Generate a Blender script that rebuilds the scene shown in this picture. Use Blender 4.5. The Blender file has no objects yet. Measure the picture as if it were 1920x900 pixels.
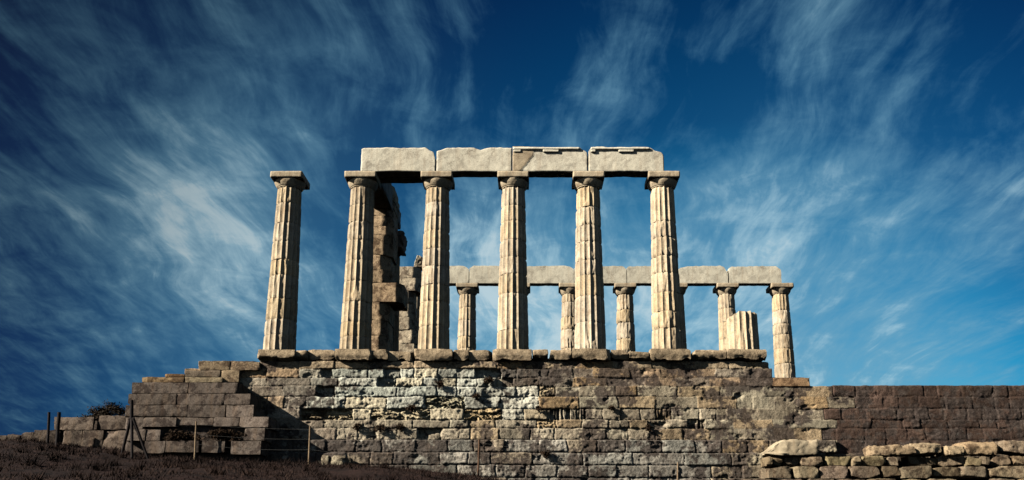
import bpy, math, random
import numpy as np
from mathutils import Vector, Matrix

random.seed(7)
SC = bpy.context.scene
COL = SC.collection
R = math.radians

# ------------------------------------------------------------------ camera
F, PIT, CX, CY = 1570.4, 0.2133, 996.9, 680.8          # in photograph pixels (1920 x 900)
CAM = (8.1885, -26.624, -6.1055)
cam = bpy.data.cameras.new('camera')
cam.sensor_width = 36.0
cam.lens = 36.0 * F / 1920.0
cam.shift_x = (960 - CX) / 1920.0
cam.shift_y = (CY - 450) / 1920.0
cam.clip_start = 0.1
cam.clip_end = 6000
co = bpy.data.objects.new('camera', cam)
co.location = CAM
co.rotation_euler = (math.pi / 2 + PIT, 0, 0)
COL.objects.link(co)
SC.camera = co
SP, CP = math.sin(PIT), math.cos(PIT)


def pdir(u, v):
    a = (u - CX) / F
    b = -(v - CY) / F
    return a, CP - SP * b, SP + CP * b


def at(u, v, Y):
    a, b, c = pdir(u, v)
    t = (Y - CAM[1]) / b
    return CAM[0] + a * t, CAM[2] + c * t


def atx(u, v, Y): return at(u, v, Y)[0]
def atz(v, Y, u=CX): return at(u, v, Y)[1]


# ------------------------------------------------------------------ light
SUN_AZ, SUN_EL = 67.0, 29.0            # degrees left of the direction that faces the camera
SUN_STRENGTH = 5.0
SKY_STRENGTH = 0.05
EXPOSURE = 0.74
az, el = R(SUN_AZ), R(SUN_EL)
to_sun = Vector((-math.sin(az) * math.cos(el), -math.cos(az) * math.cos(el), math.sin(el)))
sl = bpy.data.lights.new('sun', 'SUN')
sl.energy = SUN_STRENGTH
sl.angle = R(0.5)
sl.color = (1.0, 0.91, 0.76)
so = bpy.data.objects.new('sun', sl)
so.rotation_euler = to_sun.to_track_quat('Z', 'Y').to_euler()
so.location = (-30, -30, 30)
COL.objects.link(so)

SC.view_settings.view_transform = 'Standard'
SC.view_settings.look = 'None'
SC.view_settings.gamma = 1.0
SC.view_settings.use_curve_mapping = False
SC.view_settings.exposure = EXPOSURE
SC.cycles.diffuse_bounces = 0


class NT:
    """small helper for node trees"""
    def __init__(self, tree):
        self.t = tree
        self.n = tree.nodes
        self.n.clear()

    def new(self, kind, **kw):
        nd = self.n.new(kind)
        for k, v in kw.items():
            setattr(nd, k, v)
        return nd

    def put(self, sock, val):
        if isinstance(val, bpy.types.NodeSocket):
            self.t.links.new(val, sock)
        elif val is not None:
            sock.default_value = val

    def math(self, op, a, b=None, c=None, clamp=False):
        nd = self.new('ShaderNodeMath', operation=op, use_clamp=clamp)
        self.put(nd.inputs[0], a)
        if b is not None: self.put(nd.inputs[1], b)
        if c is not None: self.put(nd.inputs[2], c)
        return nd.outputs[0]

    def vmath(self, op, a, b=None, out=0):
        nd = self.new('ShaderNodeVectorMath', operation=op)
        self.put(nd.inputs[0], a)
        if b is not None: self.put(nd.inputs[1], b)
        return nd.outputs[out]

    def dot(self, a, b): return self.vmath('DOT_PRODUCT', a, b, 1)

    def mix(self, f, a, b, blend='MIX'):
        nd = self.new('ShaderNodeMix', data_type='RGBA', blend_type=blend)
        self.put(nd.inputs[0], f)
        self.put(nd.inputs[6], a)
        self.put(nd.inputs[7], b)
        return nd.outputs[2]

    def noise(self, vec, scale, detail=4.0, rough=0.55, dist=0.0):
        nd = self.new('ShaderNodeTexNoise')
        self.put(nd.inputs['Vector'], vec)
        nd.inputs['Scale'].default_value = scale
        nd.inputs['Detail'].default_value = detail
        nd.inputs['Roughness'].default_value = rough
        nd.inputs['Distortion'].default_value = dist
        return nd.outputs[0], nd.outputs[1]

    def remap(self, v, a, b, c, d, smooth=False):
        nd = self.new('ShaderNodeMapRange')
        nd.interpolation_type = 'SMOOTHSTEP' if smooth else 'LINEAR'
        nd.clamp = True
        self.put(nd.inputs[0], v)
        for i, x in enumerate((a, b, c, d)):
            nd.inputs[1 + i].default_value = x
        return nd.outputs[0]

    def ramp(self, v, stops):
        nd = self.new('ShaderNodeValToRGB')
        self.put(nd.inputs[0], v)
        cr = nd.color_ramp
        while len(cr.elements) < len(stops):
            cr.elements.new(0.5)
        for e, (p, c) in zip(cr.elements, stops):
            e.position = p
            e.color = (*c, 1)
        return nd.outputs[0]

    def scale(self, vec, s):
        return self.vmath('MULTIPLY', vec, s)


# ------------------------------------------------------------------ sky
W = bpy.data.worlds.new('World')
SC.world = W
W.use_nodes = True
n = NT(W.node_tree)
sky = n.new('ShaderNodeTexSky', sky_type='NISHITA')
sky.sun_disc = False
sky.sun_elevation = el
sky.sun_rotation = math.pi + az          # clockwise from +Y
sky.altitude = 60
sky.air_density = 1.0
sky.dust_density = 0.4
sky.ozone_density = 2.5
gen = n.new('ShaderNodeTexCoord').outputs['Generated']
d = n.vmath('NORMALIZE', gen)
sep = n.new('ShaderNodeSeparateXYZ')
n.put(sep.inputs[0], d)
dx, dy, dz = sep.outputs
zc = n.math('MAXIMUM', dz, 0.0)


def unit(u, v):
    q = Vector(pdir(u, v)).normalized()
    return (q.x, q.y, q.z)


def blob(u, v, rad, amp):
    """soft patch of cloud cover round one direction of the sky; rad in degrees"""
    dt = n.dot(d, unit(u, v))
    c1 = 1 - math.cos(R(rad))
    e = n.math('DIVIDE', n.math('SUBTRACT', 1.0, dt), c1)
    g = n.math('POWER', 2.718, n.math('MULTIPLY', e, -1.0))
    return n.math('MULTIPLY', g, amp)


# clear sky, polarised: deepest far from the low bright band over the sea
pol = n.dot(d, unit(1350, 950))
blue = n.ramp(n.remap(pol, 0.60, 1.0, 0, 1), [
    (0.0, (0.05, 0.07, 0.14)), (0.30, (0.03, 0.10, 0.24)), (0.52, (0.02, 0.19, 0.40)), (0.76, (0.02, 0.42, 0.68)),
    (0.85, (0.05, 0.78, 1.02)), (0.90, (0.26, 1.02, 1.18)), (1.0, (0.75, 1.25, 1.25))])
clear = n.mix(1.0, sky.outputs[0], blue, 'MULTIPLY')
# towards the sun's side of the sky, behind and above the camera, the blue is not darkened by the polariser
clear = n.mix(n.remap(pol, 0.05, 0.55, 1, 0, True), clear, n.mix(1.0, sky.outputs[0], (0.34, 0.32, 0.30, 1), 'MULTIPLY'))

# cirrus: a high flat layer combed along one wind direction, so that the streaks fan out of the horizon
zz = n.math('ADD', zc, 0.16)
cx_ = n.math('DIVIDE', dx, zz)
cy_ = n.math('DIVIDE', dy, zz)
cmb = n.new('ShaderNodeCombineXYZ')
n.put(cmb.inputs[0], cx_)
n.put(cmb.inputs[1], cy_)
pl = cmb.outputs[0]
w1f, w1c = n.noise(pl, 0.9, 3, 0.5)
warp = n.vmath('MULTIPLY', n.vmath('SUBTRACT', w1c, (0.5, 0.5, 0.5)), (0.50, 0.65, 0))
pw = n.vmath('ADD', pl, warp)
def streak(off, sx, sy, sc, det, rough, dist, src):
    return n.noise(n.vmath('MULTIPLY', n.vmath('ADD', src, off), (sx, sy, 1)), sc, det, rough, dist)[0]


s1 = streak((3.1, 1.2, 0), 2.4, 0.7, 1.5, 5, 0.58, 0.15, pw)
s2 = streak((8.3, 5.1, 0), 6.0, 1.35, 1.8, 7, 0.62, 0.35, pw)
s3 = streak((1.7, 9.4, 0), 3.2, 3.0, 2.6, 6, 0.62, 0.5, pl)
s4 = streak((4.4, 2.2, 0), 11.0, 2.6, 2.6, 6, 0.66, 0.5, pw)
tex = n.math('ADD', n.math('ADD', n.math('MULTIPLY', s1, 0.34), n.math('MULTIPLY', s2, 0.32)), n.math('ADD', n.math('MULTIPLY', s3, 0.20), n.math('MULTIPLY', s4, 0.14)))
cov = None
for b in [(370, 370, 5.5, 0.07), (430, 590, 6.0, 0.08), (200, 500, 9, 0.07), (560, 150, 9, 0.085), (840, 40, 4, 0.06),
          (930, 440, 4, 0.10), (1110, 215, 3, 0.11), (1180, 110, 3, 0.09), (1380, 440, 5, 0.07), (640, 300, 4, 0.05),
          (1680, 370, 3, 0.07), (1530, 20, 5, 0.10), (1630, 150, 4, 0.05), (1250, 640, 9, 0.10), (900, 600, 6, 0.12), (1500, 560, 7, 0.06), (1080, 640, 8, 0.09), (1890, 370, 4, 0.10), (120, 250, 8, 0.04), (1450, 350, 5, 0.03), (1650, 640, 8, 0.05),
          (690, 330, 3.5, -0.12), (1280, 330, 4, -0.04), (980, 90, 5, -0.07), (60, 60, 7, -0.04), (330, 655, 3.5, -0.08), (1860, 90, 8, -0.06), (1400, 120, 4, -0.05), (1750, 250, 4, -0.03)]:
    o_ = blob(*b)
    cov = o_ if cov is None else n.math('ADD', cov, o_)
cl = n.remap(n.math('ADD', tex, cov), 0.462, 0.775, 0, 1, True)
thick = n.ramp(cl, [(0.0, (1.3, 4.0, 6.2)), (0.5, (2.2, 4.9, 6.8)), (0.85, (4.4, 7.1, 8.6)), (1.0, (6.8, 8.8, 9.6))])
dim = n.remap(pol, 0.62, 0.92, 0.36, 0.92, True)
dimc = n.new('ShaderNodeCombineXYZ')
for i in range(3): n.put(dimc.inputs[i], dim)
glow = n.mix(1.0, thick, dimc.outputs[0], 'MULTIPLY')
haze_ = None
for b in [(400, 430, 9, 0.22), (430, 620, 8, 0.20), (1050, 620, 8, 0.36), (1650, 690, 10, 0.25), (560, 150, 8, 0.10), (1500, 420, 8, 0.08)]:
    o_ = blob(*b)
    haze_ = o_ if haze_ is None else n.math('ADD', haze_, o_)
op = n.math('MULTIPLY', n.math('POWER', cl, 0.8), 0.85)
op = n.math('SUBTRACT', 1.0, n.math('MULTIPLY', n.math('SUBTRACT', 1.0, op), n.math('SUBTRACT', 1.0, n.math('MINIMUM', haze_, 0.6))))
full = n.mix(op, clear, glow)
bg = n.new('ShaderNodeBackground')
below = n.math('LESS_THAN', dz, -0.02)
n.put(bg.inputs[0], n.mix(below, full, (0.25, 0.5, 0.8, 1)))
bg.inputs[1].default_value = SKY_STRENGTH
n.put(n.new('ShaderNodeOutputWorld').inputs[0], bg.outputs[0])


# ------------------------------------------------------------------ noise in numpy
def _hash(ix, iy, iz, s):
    with np.errstate(over='ignore'):
        h = (ix.astype(np.int64) * 374761393 + iy.astype(np.int64) * 668265263 + iz.astype(np.int64) * 2147483647 + s * 974634777) & 0xFFFFFFFF
        h = ((h ^ (h >> 13)) * 1274126177) & 0xFFFFFFFF
        h = ((h ^ (h >> 16)) * 2246822519) & 0xFFFFFFFF
        h = h ^ (h >> 15)
    return (h & 0xFFFFFF) / float(0xFFFFFF)


def vnoise(x, y, z, s=0):
    fx, fy, fz = np.floor(x), np.floor(y), np.floor(z)
    tx, ty, tz = x - fx, y - fy, z - fz
    tx, ty, tz = [t * t * t * (t * (t * 6 - 15) + 10) for t in (tx, ty, tz)]
    r = 0
    for a in (0, 1):
        for b in (0, 1):
            for c in (0, 1):
                w = (tx if a else 1 - tx) * (ty if b else 1 - ty) * (tz if c else 1 - tz)
                r = r + w * _hash(fx + a, fy + b, fz + c, s)
    return r


def fbm(x, y, z, s=0, oct=4, gain=0.5):
    """about -1..1"""
    a, r, tot = 1.0, 0, 0
    for i in range(oct):
        r = r + a * (vnoise(x, y, z, s + i * 17) * 2 - 1)
        tot += a
        a *= gain
        x, y, z = x * 2.03 + 5.3, y * 2.03 + 1.7, z * 2.03 + 9.1
    return r / tot * 1.6


def sstep(a, b, x):
    t = np.clip((x - a) / (b - a), 0, 1)
    return t * t * (3 - 2 * t)


# ------------------------------------------------------------------ materials
def stone_mat(name, streak=0.0, bump=0.5, fine=26.0, rust=(0.30, 0.17, 0.08), patch=0.5, spot=0.0, contrast=0.5, grime=0.0, crack=0.0):
    m = bpy.data.materials.new(name)
    m.use_nodes = True
    q = NT(m.node_tree)
    out = q.new('ShaderNodeOutputMaterial')
    bs = q.new('ShaderNodeBsdfPrincipled')
    q.put(out.inputs[0], bs.outputs[0])
    tint = q.new('ShaderNodeAttribute', attribute_name='tint').outputs['Color']
    pos = q.new('ShaderNodeNewGeometry').outputs['Position']
    nf, _ = q.noise(pos, fine, 6, 0.68)
    nm, _ = q.noise(pos, 4.5, 5, 0.6, 0.4)
    nl, _ = q.noise(pos, 1.3, 4, 0.6)
    c = tint
    k = q.remap(nf, 0.28, 0.72, 1 - contrast, 1 + contrast * 0.75)
    kk = q.new('ShaderNodeCombineXYZ')
    for i in range(3): q.put(kk.inputs[i], k)
    c = q.mix(1.0, c, kk.outputs[0], 'MULTIPLY')
    if patch > 0:      # dark weathering crust
        f = q.math('MULTIPLY', q.remap(nm, 0.50, 0.68, 0, 1, True), patch)
        c = q.mix(f, c, q.mix(1.0, c, (0.30, 0.27, 0.27, 1), 'MULTIPLY'))
    if streak > 0:     # rusty run-off stains
        ns, _ = q.noise(q.scale(pos, (1, 1, 0.12)), 7.0, 5, 0.6)
        f = q.math('MULTIPLY', q.remap(ns, 0.47, 0.70, 0, 1, True), streak)
        c = q.mix(f, c, q.mix(0.35, (*rust, 1), c))
        ng, _ = q.noise(q.scale(pos, (1, 1, 0.3)), 3.1, 4, 0.6)
        f = q.math('MULTIPLY', q.remap(ng, 0.5, 0.72, 0, 1, True), streak * 0.6)
        c = q.mix(f, c, q.mix(1.0, c, (0.62, 0.66, 0.70, 1), 'MULTIPLY'))
    if spot > 0:       # pale lichen specks
        nv, _ = q.noise(pos, 13.0, 5, 0.75, 0.6)
        f = q.math('MULTIPLY', q.math('MULTIPLY', q.remap(nv, 0.55, 0.70, 0, 1, True), q.remap(nl, 0.40, 0.60, 0.15, 1, True)), spot)
        c = q.mix(f, c, (0.42, 0.42, 0.39, 1))
    if crack > 0:      # hairline cracks
        dn = q.vmath('MULTIPLY', q.vmath('SUBTRACT', q.noise(pos, 2.5, 5, 0.6)[1], (0.5, 0.5, 0.5)), (0.9, 0.9, 0.9))
        vo = q.new('ShaderNodeTexVoronoi', feature='DISTANCE_TO_EDGE')
        vo.inputs['Scale'].default_value = 0.75
        q.put(vo.inputs['Vector'], q.vmath('ADD', pos, dn))
        f = q.math('MULTIPLY', q.remap(vo.outputs['Distance'], 0.0, 0.016, 1, 0), q.math('MULTIPLY', q.remap(nl, 0.42, 0.58, 0, 1, True), crack))
        c = q.mix(f, c, q.mix(1.0, c, (0.25, 0.21, 0.19, 1), 'MULTIPLY'))
    if grime > 0:      # black crust and pits of many sizes, unrelated to the joints
        ngr, _ = q.noise(pos, 2.6, 9, 0.72, 0.3)
        f = q.math('MULTIPLY', q.remap(ngr, 0.495, 0.565, 0, 1, True), grime)
        c = q.mix(f, c, q.mix(1.0, c, (0.22, 0.185, 0.19, 1), 'MULTIPLY'))
        npt, _ = q.noise(pos, 17.0, 4, 0.7)
        f = q.math('MULTIPLY', q.remap(npt, 0.54, 0.64, 0, 1, True), grime * 0.8)
        c = q.mix(f, c, q.mix(1.0, c, (0.40, 0.36, 0.34, 1), 'MULTIPLY'))
    q.put(bs.inputs['Base Color'], c)
    bs.inputs['Roughness'].default_value = 0.92
    bs.inputs['Specular IOR Level'].default_value = 0.15
    h = q.math('ADD', q.math('MULTIPLY', nf, 0.5), q.math('MULTIPLY', nm, 0.8))
    bp = q.new('ShaderNodeBump')
    bp.inputs['Strength'].default_value = bump
    bp.inputs['Distance'].default_value = 0.04
    q.put(bp.inputs['Height'], h)
    q.put(bs.inputs['Normal'], bp.outputs[0])
    return m


M_MARBLE = stone_mat('weathered_marble', streak=0.60, bump=0.40, patch=0.22, contrast=0.28, grime=0.26)
M_BEAM = stone_mat('architrave_marble', streak=0.34, crack=0.55, bump=0.30, patch=0.16, contrast=0.26, fine=34, grime=0.24)
M_WALL = stone_mat('wall_stone', streak=0.10, bump=0.75, patch=0.25, spot=0.30, contrast=0.60, grime=0.40)
M_BLOCK = stone_mat('block_stone', streak=0.25, bump=0.6, patch=0.25, spot=0.15, contrast=0.50, grime=0.75)


def flat_mat(name, c1, c2, sc=8.0, rough=0.9, bump=0.3):
    m = bpy.data.materials.new(name)
    m.use_nodes = True
    q = NT(m.node_tree)
    out = q.new('ShaderNodeOutputMaterial')
    bs = q.new('ShaderNodeBsdfPrincipled')
    q.put(out.inputs[0], bs.outputs[0])
    pos = q.new('ShaderNodeNewGeometry').outputs['Position']
    a, _ = q.noise(pos, sc, 6, 0.65)
    b, _ = q.noise(pos, sc * 0.15, 4, 0.6)
    f = q.math('ADD', q.math('MULTIPLY', a, 0.6), q.math('MULTIPLY', b, 0.4))
    q.put(bs.inputs['Base Color'], q.mix(q.remap(f, 0.36, 0.64, 0, 1), (*c1, 1), (*c2, 1)))
    bs.inputs['Roughness'].default_value = rough
    bs.inputs['Specular IOR Level'].default_value = 0.15
    bp = q.new('ShaderNodeBump')
    bp.inputs['Strength'].default_value = bump
    bp.inputs['Distance'].default_value = 0.05
    q.put(bp.inputs['Height'], a)
    q.put(bs.inputs['Normal'], bp.outputs[0])
    return m


M_SOIL = flat_mat('dry_soil', (0.004, 0.003, 0.004), (0.034, 0.018, 0.016), 7.0, bump=1.0)
M_GRASS = flat_mat('dry_grass', (0.008, 0.006, 0.007), (0.054, 0.031, 0.024), 1.6)
M_SCRUB = flat_mat('scrub_leaf', (0.012, 0.010, 0.008), (0.050, 0.035, 0.022), 6.0)
M_TUFT = flat_mat('dry_tuft_leaf', (0.025, 0.016, 0.012), (0.080, 0.050, 0.030), 9.0)
M_STEM = flat_mat('dry_stem', (0.03, 0.02, 0.015), (0.06, 0.04, 0.03), 20.0)
M_RUST = flat_mat('rusty_iron', (0.06, 0.035, 0.025), (0.16, 0.095, 0.06), 30.0, 0.8)
M_PALEPOST = flat_mat('weathered_post', (0.16, 0.11, 0.07), (0.36, 0.27, 0.18), 25.0, 0.8)
M_DARKPOST = flat_mat('dark_post', (0.010, 0.009, 0.012), (0.035, 0.028, 0.028), 22.0, 0.8)
M_WIRE = flat_mat('galvanised_wire', (0.16, 0.16, 0.16), (0.30, 0.30, 0.29), 15.0, 0.6, 0.0)


# ------------------------------------------------------------------ objects
def link(name, verts, faces, mat, parent=None, tint=None, sharp=None, smooth=True):
    me = bpy.data.meshes.new(name)
    me.from_pydata(verts if isinstance(verts, list) else verts.tolist(), [], faces if isinstance(faces, list) else faces.tolist())
    me.materials.append(mat)
    if tint is not None:
        a = me.attributes.new('tint', 'FLOAT_COLOR', 'POINT')
        t = np.ones((len(me.vertices), 4), np.float32)
        t[:, :3] = tint
        a.data.foreach_set('color', t.ravel())
    if smooth:
        me.polygons.foreach_set('use_smooth', [True] * len(me.polygons))
        if sharp:
            me.set_sharp_from_angle(angle=R(sharp))
    me.update()
    o = bpy.data.objects.new(name, me)
    COL.objects.link(o)
    if parent is not None:
        o.parent = parent
    return o


def thing(name, label, cat, loc=(0, 0, 0), group=None):
    o = bpy.data.objects.new(name, None)
    o.empty_display_size = 0.3
    o.location = loc
    COL.objects.link(o)
    return tag(o, label, cat, group)


def tag(o, label, cat, group=None):
    o['label'] = label
    o['category'] = cat
    if group: o['group'] = group
    return o


def kid(o, t):
    """parent a mesh built in world coordinates to a thing standing at t.location"""
    o.parent = t
    o.matrix_parent_inverse = Matrix.Translation(-t.location)
    return o


def surf_lattice(nx, ny, nz):
    idx = {}
    pts = []

    def vid(i, j, k):
        key = (i, j, k)
        if key not in idx:
            idx[key] = len(pts)
            pts.append(key)
        return idx[key]
    fs = []
    for i in range(nx):
        for j in range(ny):
            fs.append((vid(i, j, 0), vid(i, j + 1, 0), vid(i + 1, j + 1, 0), vid(i + 1, j, 0)))
            fs.append((vid(i, j, nz), vid(i + 1, j, nz), vid(i + 1, j + 1, nz), vid(i, j + 1, nz)))
    for i in range(nx):
        for k in range(nz):
            fs.append((vid(i, 0, k), vid(i + 1, 0, k), vid(i + 1, 0, k + 1), vid(i, 0, k + 1)))
            fs.append((vid(i, ny, k), vid(i, ny, k + 1), vid(i + 1, ny, k + 1), vid(i + 1, ny, k)))
    for j in range(ny):
        for k in range(nz):
            fs.append((vid(0, j, k), vid(0, j, k + 1), vid(0, j + 1, k + 1), vid(0, j + 1, k)))
            fs.append((vid(nx, j, k), vid(nx, j + 1, k), vid(nx, j + 1, k + 1), vid(nx, j, k + 1)))
    return np.array(pts, float), fs


SEED = [100]


def rough_box(x0, x1, y0, y1, z0, z1, res=0.05, rnd=0.02, rough=0.012, chip=0.5, seed=None, deform=None, base=(0.4, 0.34, 0.25), var=0.12, cuts=0.5):
    """a quarried block: subdivided, with worn edges and an uneven face. Returns verts, faces, tint"""
    if seed is None:
        SEED[0] += 1
        seed = SEED[0]
    L = np.array([x1 - x0, y1 - y0, z1 - z0])
    N = [max(2, min(60, int(round(l / res)))) for l in L]
    p, fs = surf_lattice(*N)
    p = p / np.array(N, float)
    P = np.array([x0, y0, z0]) + p * L
    c = np.array([x0, y0, z0]) + L / 2
    h = L / 2
    so_ = seed * 3.71
    cn = fbm(P[:, 0] * 4 + so_, P[:, 1] * 4, P[:, 2] * 4, seed, 3)
    r = rnd * (1 + chip * 4 * np.clip(cn, 0, 1) ** 1.5)
    r = np.minimum(r, L.min() * 0.42)[:, None]
    q = P - c
    inner = np.clip(q, -(h - r), (h - r))
    dd = q - inner
    ln = np.linalg.norm(dd, axis=1, keepdims=True)
    nrm = dd / np.maximum(ln, 1e-9)
    P2 = c + inner + nrm * r
    f1 = fbm(P2[:, 0] * 2.2 + so_, P2[:, 1] * 2.2, P2[:, 2] * 2.2, seed + 5, 5, 0.55)
    P2 = P2 + nrm * (f1 * rough)[:, None]
    # flat breaks: planes that take a corner or an edge off
    rg = np.random.default_rng(seed + 7)
    m_ = min(L)
    for _ in range(int(round(cuts * 5))):
        nv = rg.normal(size=3) * np.array([1.0, 1.0, 1.0])
        nv[1] = -abs(nv[1]) * 0.8
        nv /= np.linalg.norm(nv)
        sup = (np.abs(nv) * h).sum()
        off = sup - m_ * rg.uniform(0.10, 0.32) * min(1.0, cuts + 0.2)
        dist = (P2 - c) @ nv - off
        k = dist > 0
        P2[k] -= nv * dist[k][:, None] * 0.95
    f2 = fbm(P2[:, 0] * 9 + so_, P2[:, 1] * 9, P2[:, 2] * 9, seed + 9, 3, 0.6)
    P2 = P2 + nrm * (f2 * rough * 0.45)[:, None]
    if deform is not None:
        P2 = deform(P2)
    t = np.array(base)[None, :] * (1 + var * f1[:, None])
    return P2, fs, t


def block(name, parent, args, mat, base, **kw):
    v, f, t = rough_box(*args, base=base, **kw)
    o = link(name, v, f, mat, None, t, sharp=32)
    if parent is not None:
        kid(o, parent)
    return o


def join(pieces):
    V, FS, T = [], [], []
    k = 0
    for v, f, t in pieces:
        V.append(v)
        T.append(np.broadcast_to(t, v.shape))
        FS += [tuple(i + k for i in q) for q in f]
        k += len(v)
    return np.vstack(V), FS, np.vstack(T)


# ================================================================== ground
WALL_Y = -0.50            # plane of the platform's facing
LOW_Y = -0.95             # plane of the lowest courses


def foot(X):
    """height of the ground along the foot of the wall"""
    us = np.array([-150, 0, 100, 235, 310, 440, 560, 660, 780, 830, 900, 1000, 1150, 1500, 1950])
    vs = np.array([822, 826, 832, 845, 856, 864, 868, 873, 879, 886, 898, 910, 925, 948, 960])
    xs = np.array([atx(u, v, -1.3) for u, v in zip(us, vs)])
    zs = np.array([atz(v, -1.3) for v in vs])
    return np.interp(X, xs, zs)


def ground_z(X, Y):
    X = np.asarray(X, float)
    Y = np.asarray(Y, float)
    zf = foot(X)
    t = np.clip((Y + 1.3) / -24.5, 0, 1)
    near = zf + (-7.7 - zf) * (0.85 * t + 0.15 * t * t)
    back = zf - 0.02 * np.clip(Y + 1.3, 0, 400) - 0.0006 * np.clip(Y - 2, 0, 400) ** 2 * 0.4
    z = np.where(Y < -1.3, near, back)
    far = np.clip(np.hypot(X - 8, Y) - 40, 0, 900)
    z = z - far * 0.06
    amp = np.clip(1 - far / 60, 0.2, 1)
    z = z + amp * (0.10 * fbm(X * 0.45, Y * 0.45, X * 0, 41, 5) + 0.02 * fbm(X * 4, Y * 4, X * 0, 43, 2)) * np.where(Y > -1.6, 0.35, 1.0)
    return z


def axis_lines(lo, hi, fine_lo, fine_hi, step):
    a = [fine_lo]
    s = step
    while a[0] > lo:
        s *= 1.25
        a.insert(0, a[0] - s)
    a += list(np.arange(fine_lo + step, fine_hi, step))
    s = step
    while a[-1] < hi:
        s *= 1.25
        a.append(a[-1] + s)
    return np.array(a)


gx = axis_lines(-600, 600, -12, 24, 0.13)
gy = axis_lines(-300, 700, -25, 1.5, 0.16)
GX, GY = np.meshgrid(gx, gy)
GZ = ground_z(GX, GY)
gv = np.stack([GX.ravel(), GY.ravel(), GZ.ravel()], 1)
nx_ = len(gx)
ii = np.arange(len(gy) - 1)[:, None] * nx_ + np.arange(nx_ - 1)[None, :]
gf = np.stack([ii, ii + 1, ii + nx_ + 1, ii + nx_], -1).reshape(-1, 4)
g = link('ground', gv, gf, M_SOIL)
g['kind'] = 'structure'

# dry grass over the slope
rng = np.random.default_rng(3)
NB = 80000
bx = rng.uniform(-11.5, 17, NB)
by = -1.15 - 18 * rng.random(NB) ** 1.3
keep = fbm(bx * 0.6, by * 0.6, bx * 0, 77, 3) > -0.6
bx, by = bx[keep], by[keep]
bz = ground_z(bx, by) - 0.01
hh = rng.uniform(0.03, 0.12, len(bx)) * (0.6 + 0.8 * np.clip(fbm(bx * 0.9, by * 0.9, bx * 0, 78, 3) + 0.5, 0, 1))
# thicker dry tussocks among it
NTU = 260
tx_ = np.repeat(rng.uniform(-11, 9, NTU), 45)
ty_ = np.repeat(-1.6 - 15 * rng.random(NTU) ** 1.2, 45)
tx_ = tx_ + rng.normal(0, 0.07, len(tx_))
ty_ = ty_ + rng.normal(0, 0.07, len(ty_))
bx, by = np.concatenate([bx, tx_]), np.concatenate([by, ty_])
bz = np.concatenate([bz, ground_z(tx_, ty_) - 0.01])
hh = np.concatenate([hh, np.repeat(rng.uniform(0.10, 0.30, NTU), 45) * rng.uniform(0.5, 1.1, len(tx_))])
an = rng.uniform(0, 2 * math.pi, len(bx))
w = rng.uniform(0.006, 0.016, len(bx))
ln = rng.uniform(-0.8, 0.8, (len(bx), 2)) * hh[:, None]
A = np.stack([bx - np.cos(an) * w, by - np.sin(an) * w, bz], 1)
B = np.stack([bx + np.cos(an) * w, by + np.sin(an) * w, bz], 1)
C_ = np.stack([bx + ln[:, 0], by + ln[:, 1], bz + hh], 1)
gv = np.stack([A, B, C_], 1).reshape(-1, 3)
gf = np.arange(len(gv)).reshape(-1, 3)
g = link('dry_grass', gv, gf, M_GRASS, smooth=False)
g['kind'] = 'stuff'

# ================================================================== masonry faces
# courses of the platform, by the height of their joints in the photograph
COURSES = [677, 691, 708, 724, 743.5, 766, 787, 803, 825, 850, 873.5, 897, 920, 945]
BL = {
    677: [372, 432, 480, 560, 628, 690, 775, 850, 932, 1008, 1080, 1148, 1222, 1290, 1368, 1441],
    691: [345, 420, 500, 560, 602, 622, 690, 720, 750, 776, 822, 890, 940, 968, 1030, 1075, 1112, 1180, 1240, 1290, 1340, 1395, 1447],
    708: [300, 345, 440, 500, 582, 634, 708, 742, 792, 824, 857, 895, 931, 962, 1012, 1075, 1140, 1210, 1268, 1330, 1400, 1460, 1518],
    724: [262, 320, 400, 470, 530, 594, 625, 743, 817, 856, 893, 966, 1012, 1041, 1085, 1155, 1195, 1270, 1350, 1430, 1490, 1552],
    743.5: [262, 310, 380, 440, 500, 532, 573, 646, 725, 796, 870, 938, 1010, 1086, 1159, 1230, 1307, 1380, 1412, 1452, 1500, 1552],
    766: [262, 300, 370, 430, 500, 562, 608, 660, 696, 750, 805, 868, 942, 982, 1026, 1075, 1098, 1131, 1162, 1200, 1231, 1260, 1311, 1343, 1362, 1420, 1490, 1552],
    787: [262, 310, 380, 440, 500, 560, 607, 683, 720, 772, 845, 880, 929, 1006, 1042, 1092, 1142, 1180, 1214, 1250, 1290, 1320, 1376, 1450, 1552],
    803: [262, 310, 380, 440, 500, 560, 632, 671, 703, 744, 782, 828, 882, 936, 995, 1040, 1105, 1138, 1178, 1228, 1280, 1331, 1384, 1450, 1552],
    825: [235, 310, 380, 440, 489, 555, 617, 671, 719, 783, 842, 889, 947, 1011, 1062, 1119, 1171, 1240, 1301, 1352, 1398, 1440, 1490, 1552],
    850: [235, 330, 410, 500, 570, 600, 657, 700, 741, 828, 880, 922, 998, 1092, 1184, 1282, 1368, 1430, 1490, 1552],
    873.5: [235, 340, 430, 520, 600, 690, 770, 860, 930, 984, 1042, 1103, 1156, 1214, 1272, 1332, 1390, 1450, 1552],
    897: [235, 330, 420, 520, 620, 700, 800, 880, 950, 1030, 1100, 1180, 1250, 1330, 1400, 1480, 1552],
    920: [235, 350, 450, 540, 640, 730, 820, 900, 990, 1060, 1140, 1220, 1300, 1380, 1470, 1552],
}
HOLES = {(691, 720), (691, 890), (766, 562), (766, 608), (803, 782), (724, 594), (691, 602), (708, 931), (708, 708)}
STRATA = {(766, 562), (766, 608), (766, 696), (766, 750), (766, 868), (743.5, 796), (724, 1012), (787, 1006)}
COLUMNED = {(766, 1026), (766, 1075), (766, 1231), (787, 1290)}
ORANGE = {(743.5, 1500), (743.5, 1010), (691, 1112), (724, 1155), (708, 1075)}
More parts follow.
